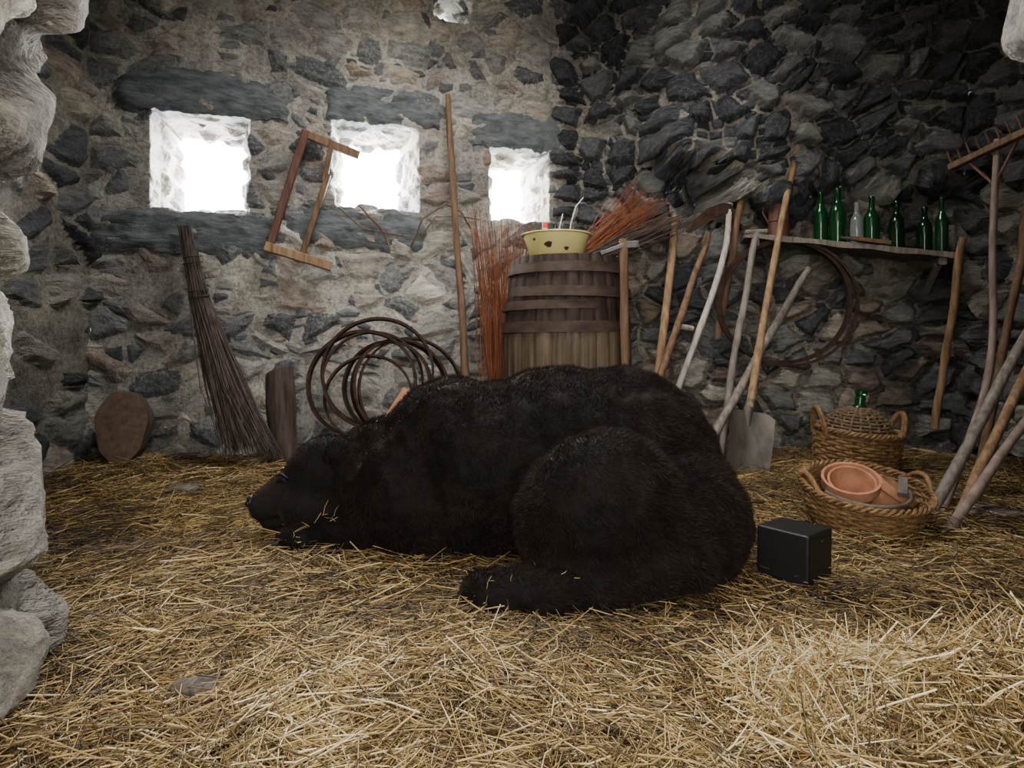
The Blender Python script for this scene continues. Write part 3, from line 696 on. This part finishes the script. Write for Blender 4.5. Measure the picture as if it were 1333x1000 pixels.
# ------------------------------------------------------------ shelf
mb=MB(); vs=[]; n=24
F0=V((1.29,3.40,1.285));F1=V((2.30,3.12,1.13)); bk=V((.06,.24,0))
for i in range(n+1):
    p=F0.lerp(F1,i/n); w=.012*noise.noise(V((i*.6,2,0)))
    for q in (p+V((0,w,0)),p+bk,p+bk-V((0,0,.028)),p+V((0,w+.004,-.028+.004*math.sin(i)))): vs.append(q)
mb.add(vs,[[i*4+j,i*4+(j+1)%4,(i+1)*4+(j+1)%4,(i+1)*4+j] for i in range(n) for j in range(4)]+[[0,1,2,3],[n*4+3,n*4+2,n*4+1,n*4]])
for t in (.06,.92):
    p=F0.lerp(F1,t); mb.bar(p+V((.0,.02,-.045)),p+bk*1.3+V((0,.02,-.05)),.035,.04,0); mb.bar(p+V((0,.06,-.06)),p+bk*1.2+V((0,0,-.22)),.03,.03,0)
mb.obj('wooden_shelf',['wood_grey'])
def shz(x): return 1.2845-.1535*(x-1.29)
def bottle(x,y,h,r,mat):
    mb=MB(); X=Matrix.Translation((x,y,shz(x)+.002))
    o=[(.0001,.012),(r*.6,.004),(r*.95,0),(r,.012),(r,h*.56),(r*.92,h*.63),(r*.55,h*.72),(r*.40,h*.78),(r*.36,h*.93),(r*.44,h*.935),(r*.44,h*.97),(r*.36,h)]
    i=[(r*.28,h),(r*.30,h*.78),(r*.82,h*.62),(r*.9,h*.55),(r*.9,.02),(.0001,.03)]
    mb.lathe(o+i,24,0,X); mb.obj('glass_bottle',[mat])
for x,y,h,r,m_ in ((1.712,3.407,.285,.035,'glass_green'),(1.793,3.384,.315,.043,'glass_green'),(1.885,3.36,.245,.036,'glass_clear'),(1.955,3.341,.285,.038,'glass_green'),(2.071,3.308,.27,.037,'glass_dark'),(2.197,3.273,.25,.036,'glass_dark'),(2.262,3.235,.30,.030,'glass_green')):
    bottle(x,y,h,r,m_)
mb=MB(); X=Matrix.Translation((1.499,3.455,shz(1.499)))
mb.lathe([(.0001,0),(.052,0),(.058,.006),(.058,.015),(.055,.02),(.055,.17),(.05,.20),(.036,.225),(.036,.25),(.05,.28),(.047,.282),(.032,.25),(.03,.22),(.0001,.2)],28,0,X)
mb.tube([(-.05,0,.18),(-.085,0,.2),(-.09,0,.15),(-.055,0,.09)],.005,8,0,X=X)
mb.tube([(.058*math.cos(a),.058*math.sin(a),.10) for a in np.linspace(0,6.283,30,endpoint=False)],.003,6,0,True,X=X)
mb.obj('rusty_milk_can',['rust_red'])
mb=MB(); mb.bar((1.80,3.26,shz(1.80)+.022),(1.98,3.22,shz(1.98)+.018),.035,.022,0); mb.tube([(1.80,3.26,shz(1.8)+.02),(1.75,3.27,shz(1.75)+.02)],.008,8,1); mb.obj('wood_handled_brush',['wood_brown','iron'])

# ------------------------------------------------------------ wicker
def woven(mb,prof,nst,rings,X,mat=0,amp=.006,th=.006):
    def at(t):
        k=t*(len(prof)-1); i=min(int(k),len(prof)-2); f=k-i
        return prof[i][0]*(1-f)+prof[i+1][0]*f, prof[i][1]*(1-f)+prof[i+1][1]*f
    for s in range(nst):
        a=2*math.pi*s/nst; pts=[]
        for i in range(9):
            r,z=at(i/8); pts.append((r*math.cos(a),r*math.sin(a),z))
        mb.tube(pts,th*.8,6,mat,X=X)
    seg=nst*3
    for k in range(rings):
        r,z=at((k+.3)/rings); pts=[]
        for i in range(seg):
            a=2*math.pi*i/seg; rr=r+amp*math.cos(a*nst/2+k*math.pi); pts.append((rr*math.cos(a),rr*math.sin(a),z+.001*math.sin(a*7+k)))
        mb.tube(pts,th*(1+.1*math.sin(k*3)),6,mat,True,X=X)
def braid(mb,r,z,X,mat=0,th=.010):
    for ph in (0,2.1,4.2):
        mb.tube([((r+.009*math.cos(18*a+ph))*math.cos(a),(r+.009*math.cos(18*a+ph))*math.sin(a),z+.009*math.sin(18*a+ph)) for a in np.linspace(0,2*math.pi,144,endpoint=False)],th*.7,6,mat,True,X=X)
X=Matrix.Translation((1.255,2.22,.022))@Euler((math.radians(12),0,0)).to_matrix().to_4x4()
mb=MB(); woven(mb,[(.14,0),(.165,.03),(.19,.09),(.203,.15)],34,18,X,0,.005,.0050); braid(mb,.205,.155,X,0,.008); mb.disc(.14,.004,32,0,X)
for sx in (-1,1):
    mb.tube([(sx*.205*math.cos(a),.205*math.sin(a),.158+.040*math.cos(a/.35*math.pi/2)) for a in np.linspace(-.35,.35,12)],.009,8,0,X=X)
mb.obj('low_wicker_basket',['wicker'])
def potlathe(mb,X,s,mat=0):
    mb.lathe([(.0001,0),(.06*s,0),(.085*s,.11*s),(.097*s,.11*s),(.10*s,.15*s),(.09*s,.15*s),(.078*s,.105*s),(.054*s,.012*s),(.0001,.012*s)],32,mat,X)
bX=X
mb=MB(); potlathe(mb,bX@Matrix.Translation((-.04,.01,.055))@Euler((.18,-.15,0)).to_matrix().to_4x4(),.95); potlathe(mb,bX@Matrix.Translation((-.045,.01,.075))@Euler((.3,-.15,0)).to_matrix().to_4x4(),.78)
potlathe(mb,bX@Matrix.Translation((.085,.03,.04))@Euler((.1,.5,0)).to_matrix().to_4x4(),.75)
mb.obj('terracotta_flower_pots',['terracotta'])
mb=MB(); mb.tube([tuple(bX@V((.15*math.cos(a)-.01,.15*math.sin(a),.15))) for a in np.linspace(-2.9,.1,24)],.006,8); mb.bar(tuple(bX@V((.10,-.06,.15))),tuple(bX@V((.16,.04,.165))),.03,.012,0); mb.obj('iron_pot_hook',['spade_metal'])
X=Matrix.Translation((1.665,3.0,.05))@Euler((math.radians(3),math.radians(4),0)).to_matrix().to_4x4()
mb=MB(); woven(mb,[(.155,0),(.175,.07),(.185,.14),(.18,.20)],26,13,X,0,.007,.0075); braid(mb,.185,.205,X,0)
mb.disc(.155,.004,30,0,X)
woven(mb,[(.155,.205),(.135,.25),(.09,.29),(.04,.315)],22,9,X,1,.005,.0065)
mb.lathe([(.15,.19),(.13,.24),(.085,.285),(.035,.31),(.024,.33),(.022,.375),(.028,.378),(.028,.395),(.020,.396)],26,2,X)
for sx in (-1,1):
    for o in (-.008,.008): mb.tube([(sx*(.178+.03*math.sin(t*math.pi)),.06*math.cos(t*math.pi)+o,.17+.13*math.sin(t*math.pi)) for t in np.linspace(0,1,16)],.009,8,0,X=X)
mb.obj('wicker_demijohn',['wicker','wicker_old','glass_green'])

def chunk(name,c,s,rz,mat,seed):
    bm=bmesh.new(); bmesh.ops.create_icosphere(bm,subdivisions=4,radius=1)
    for v in bm.verts:
        p=v.co.copy(); m_=max(abs(p.x),abs(p.y),abs(p.z)); p=p.lerp(p/m_,.55)*(1+.22*noise.noise(p*1.6+V((seed,0,0)))); v.co=V((p.x*s[0],p.y*s[1],p.z*s[2]))
    me=bpy.data.meshes.new(name); bm.to_mesh(me); bm.free(); me.materials.append(M[mat])
    for p in me.polygons: p.use_smooth=True
    o=bpy.data.objects.new(name,me); o.location=c; o.rotation_euler=(.05,.05,rz); scene.collection.objects.link(o)
chunk('flat_wood_chip',(-.59,1.16,.036),(.055,.028,.012),.1,'bark',1)
chunk('flat_wood_chip',(-.36,1.36,.040),(.030,.010,.007),.5,'wood_brown',2)
chunk('flat_field_stone',(-1.42,2.66,.045),(.07,.04,.018),.1,'flat_stone',3)
chunk('flat_field_stone',(1.78,2.25,.045),(.09,.06,.03),.3,'flat_stone',4)

# ------------------------------------------------------------ light
w=bpy.data.worlds.new('sky'); scene.world=w; w.use_nodes=True; nt=w.node_tree; bg=nt.nodes['Background']
bg.inputs[0].default_value=(.97,.98,1,1)
tc=N(nt,'ShaderNodeTexCoord'); sx=N(nt,'ShaderNodeSeparateXYZ'); nt.links.new(tc.outputs['Generated'],sx.inputs[0])
mr=N(nt,'ShaderNodeMapRange',interpolation_type='SMOOTHSTEP'); nt.links.new(sx.outputs[1],mr.inputs[0])
mr.inputs[1].default_value=.1; mr.inputs[2].default_value=.8; mr.inputs[3].default_value=1.7; mr.inputs[4].default_value=36
nt.links.new(mr.outputs[0],bg.inputs[1])
def area(name,loc,target,size,power,col=(1,1,1),sy=None):
    l=bpy.data.lights.new(name,'AREA'); l.energy=power; l.color=col; l.size=size
    if sy: l.shape='RECTANGLE'; l.size_y=sy
    o=bpy.data.objects.new(name,l); o.location=loc; o.rotation_euler=(V(target)-V(loc)).to_track_quat('-Z','Y').to_euler(); scene.collection.objects.link(o)
for k,wn in enumerate(WIN[:3]):
    cu=(wn[0]+wn[1])/2; cz=(wn[2]+wn[3])/2
    area('daylight_window_%d'%(k+1),wA(cu,cz+.15,-.85),wA(cu,cz-.12,0),1.1,480,(.98,.99,1))
area('added_top_light',(.05,2.45,CEIL+.45),(-.15,2.75,0),1.3,150,(1,.98,.95))  # added lamp over the invented ceiling hole, lights bear's back and grazes walls
area('daylight_doorway',(-.15,-1.5,1.7),(0,3.0,1.2),1.6,115,(1,.94,.86))
# ------------------------------------------------------------ camera
cam=bpy.data.cameras.new('camera'); cam.lens=800/1333*36; cam.sensor_width=36; cam.shift_y=-60/1333; cam.clip_start=.02
co_=bpy.data.objects.new('camera',cam); co_.location=(0,0,.7); co_.rotation_euler=(math.radians(90),0,0); scene.collection.objects.link(co_); scene.camera=co_
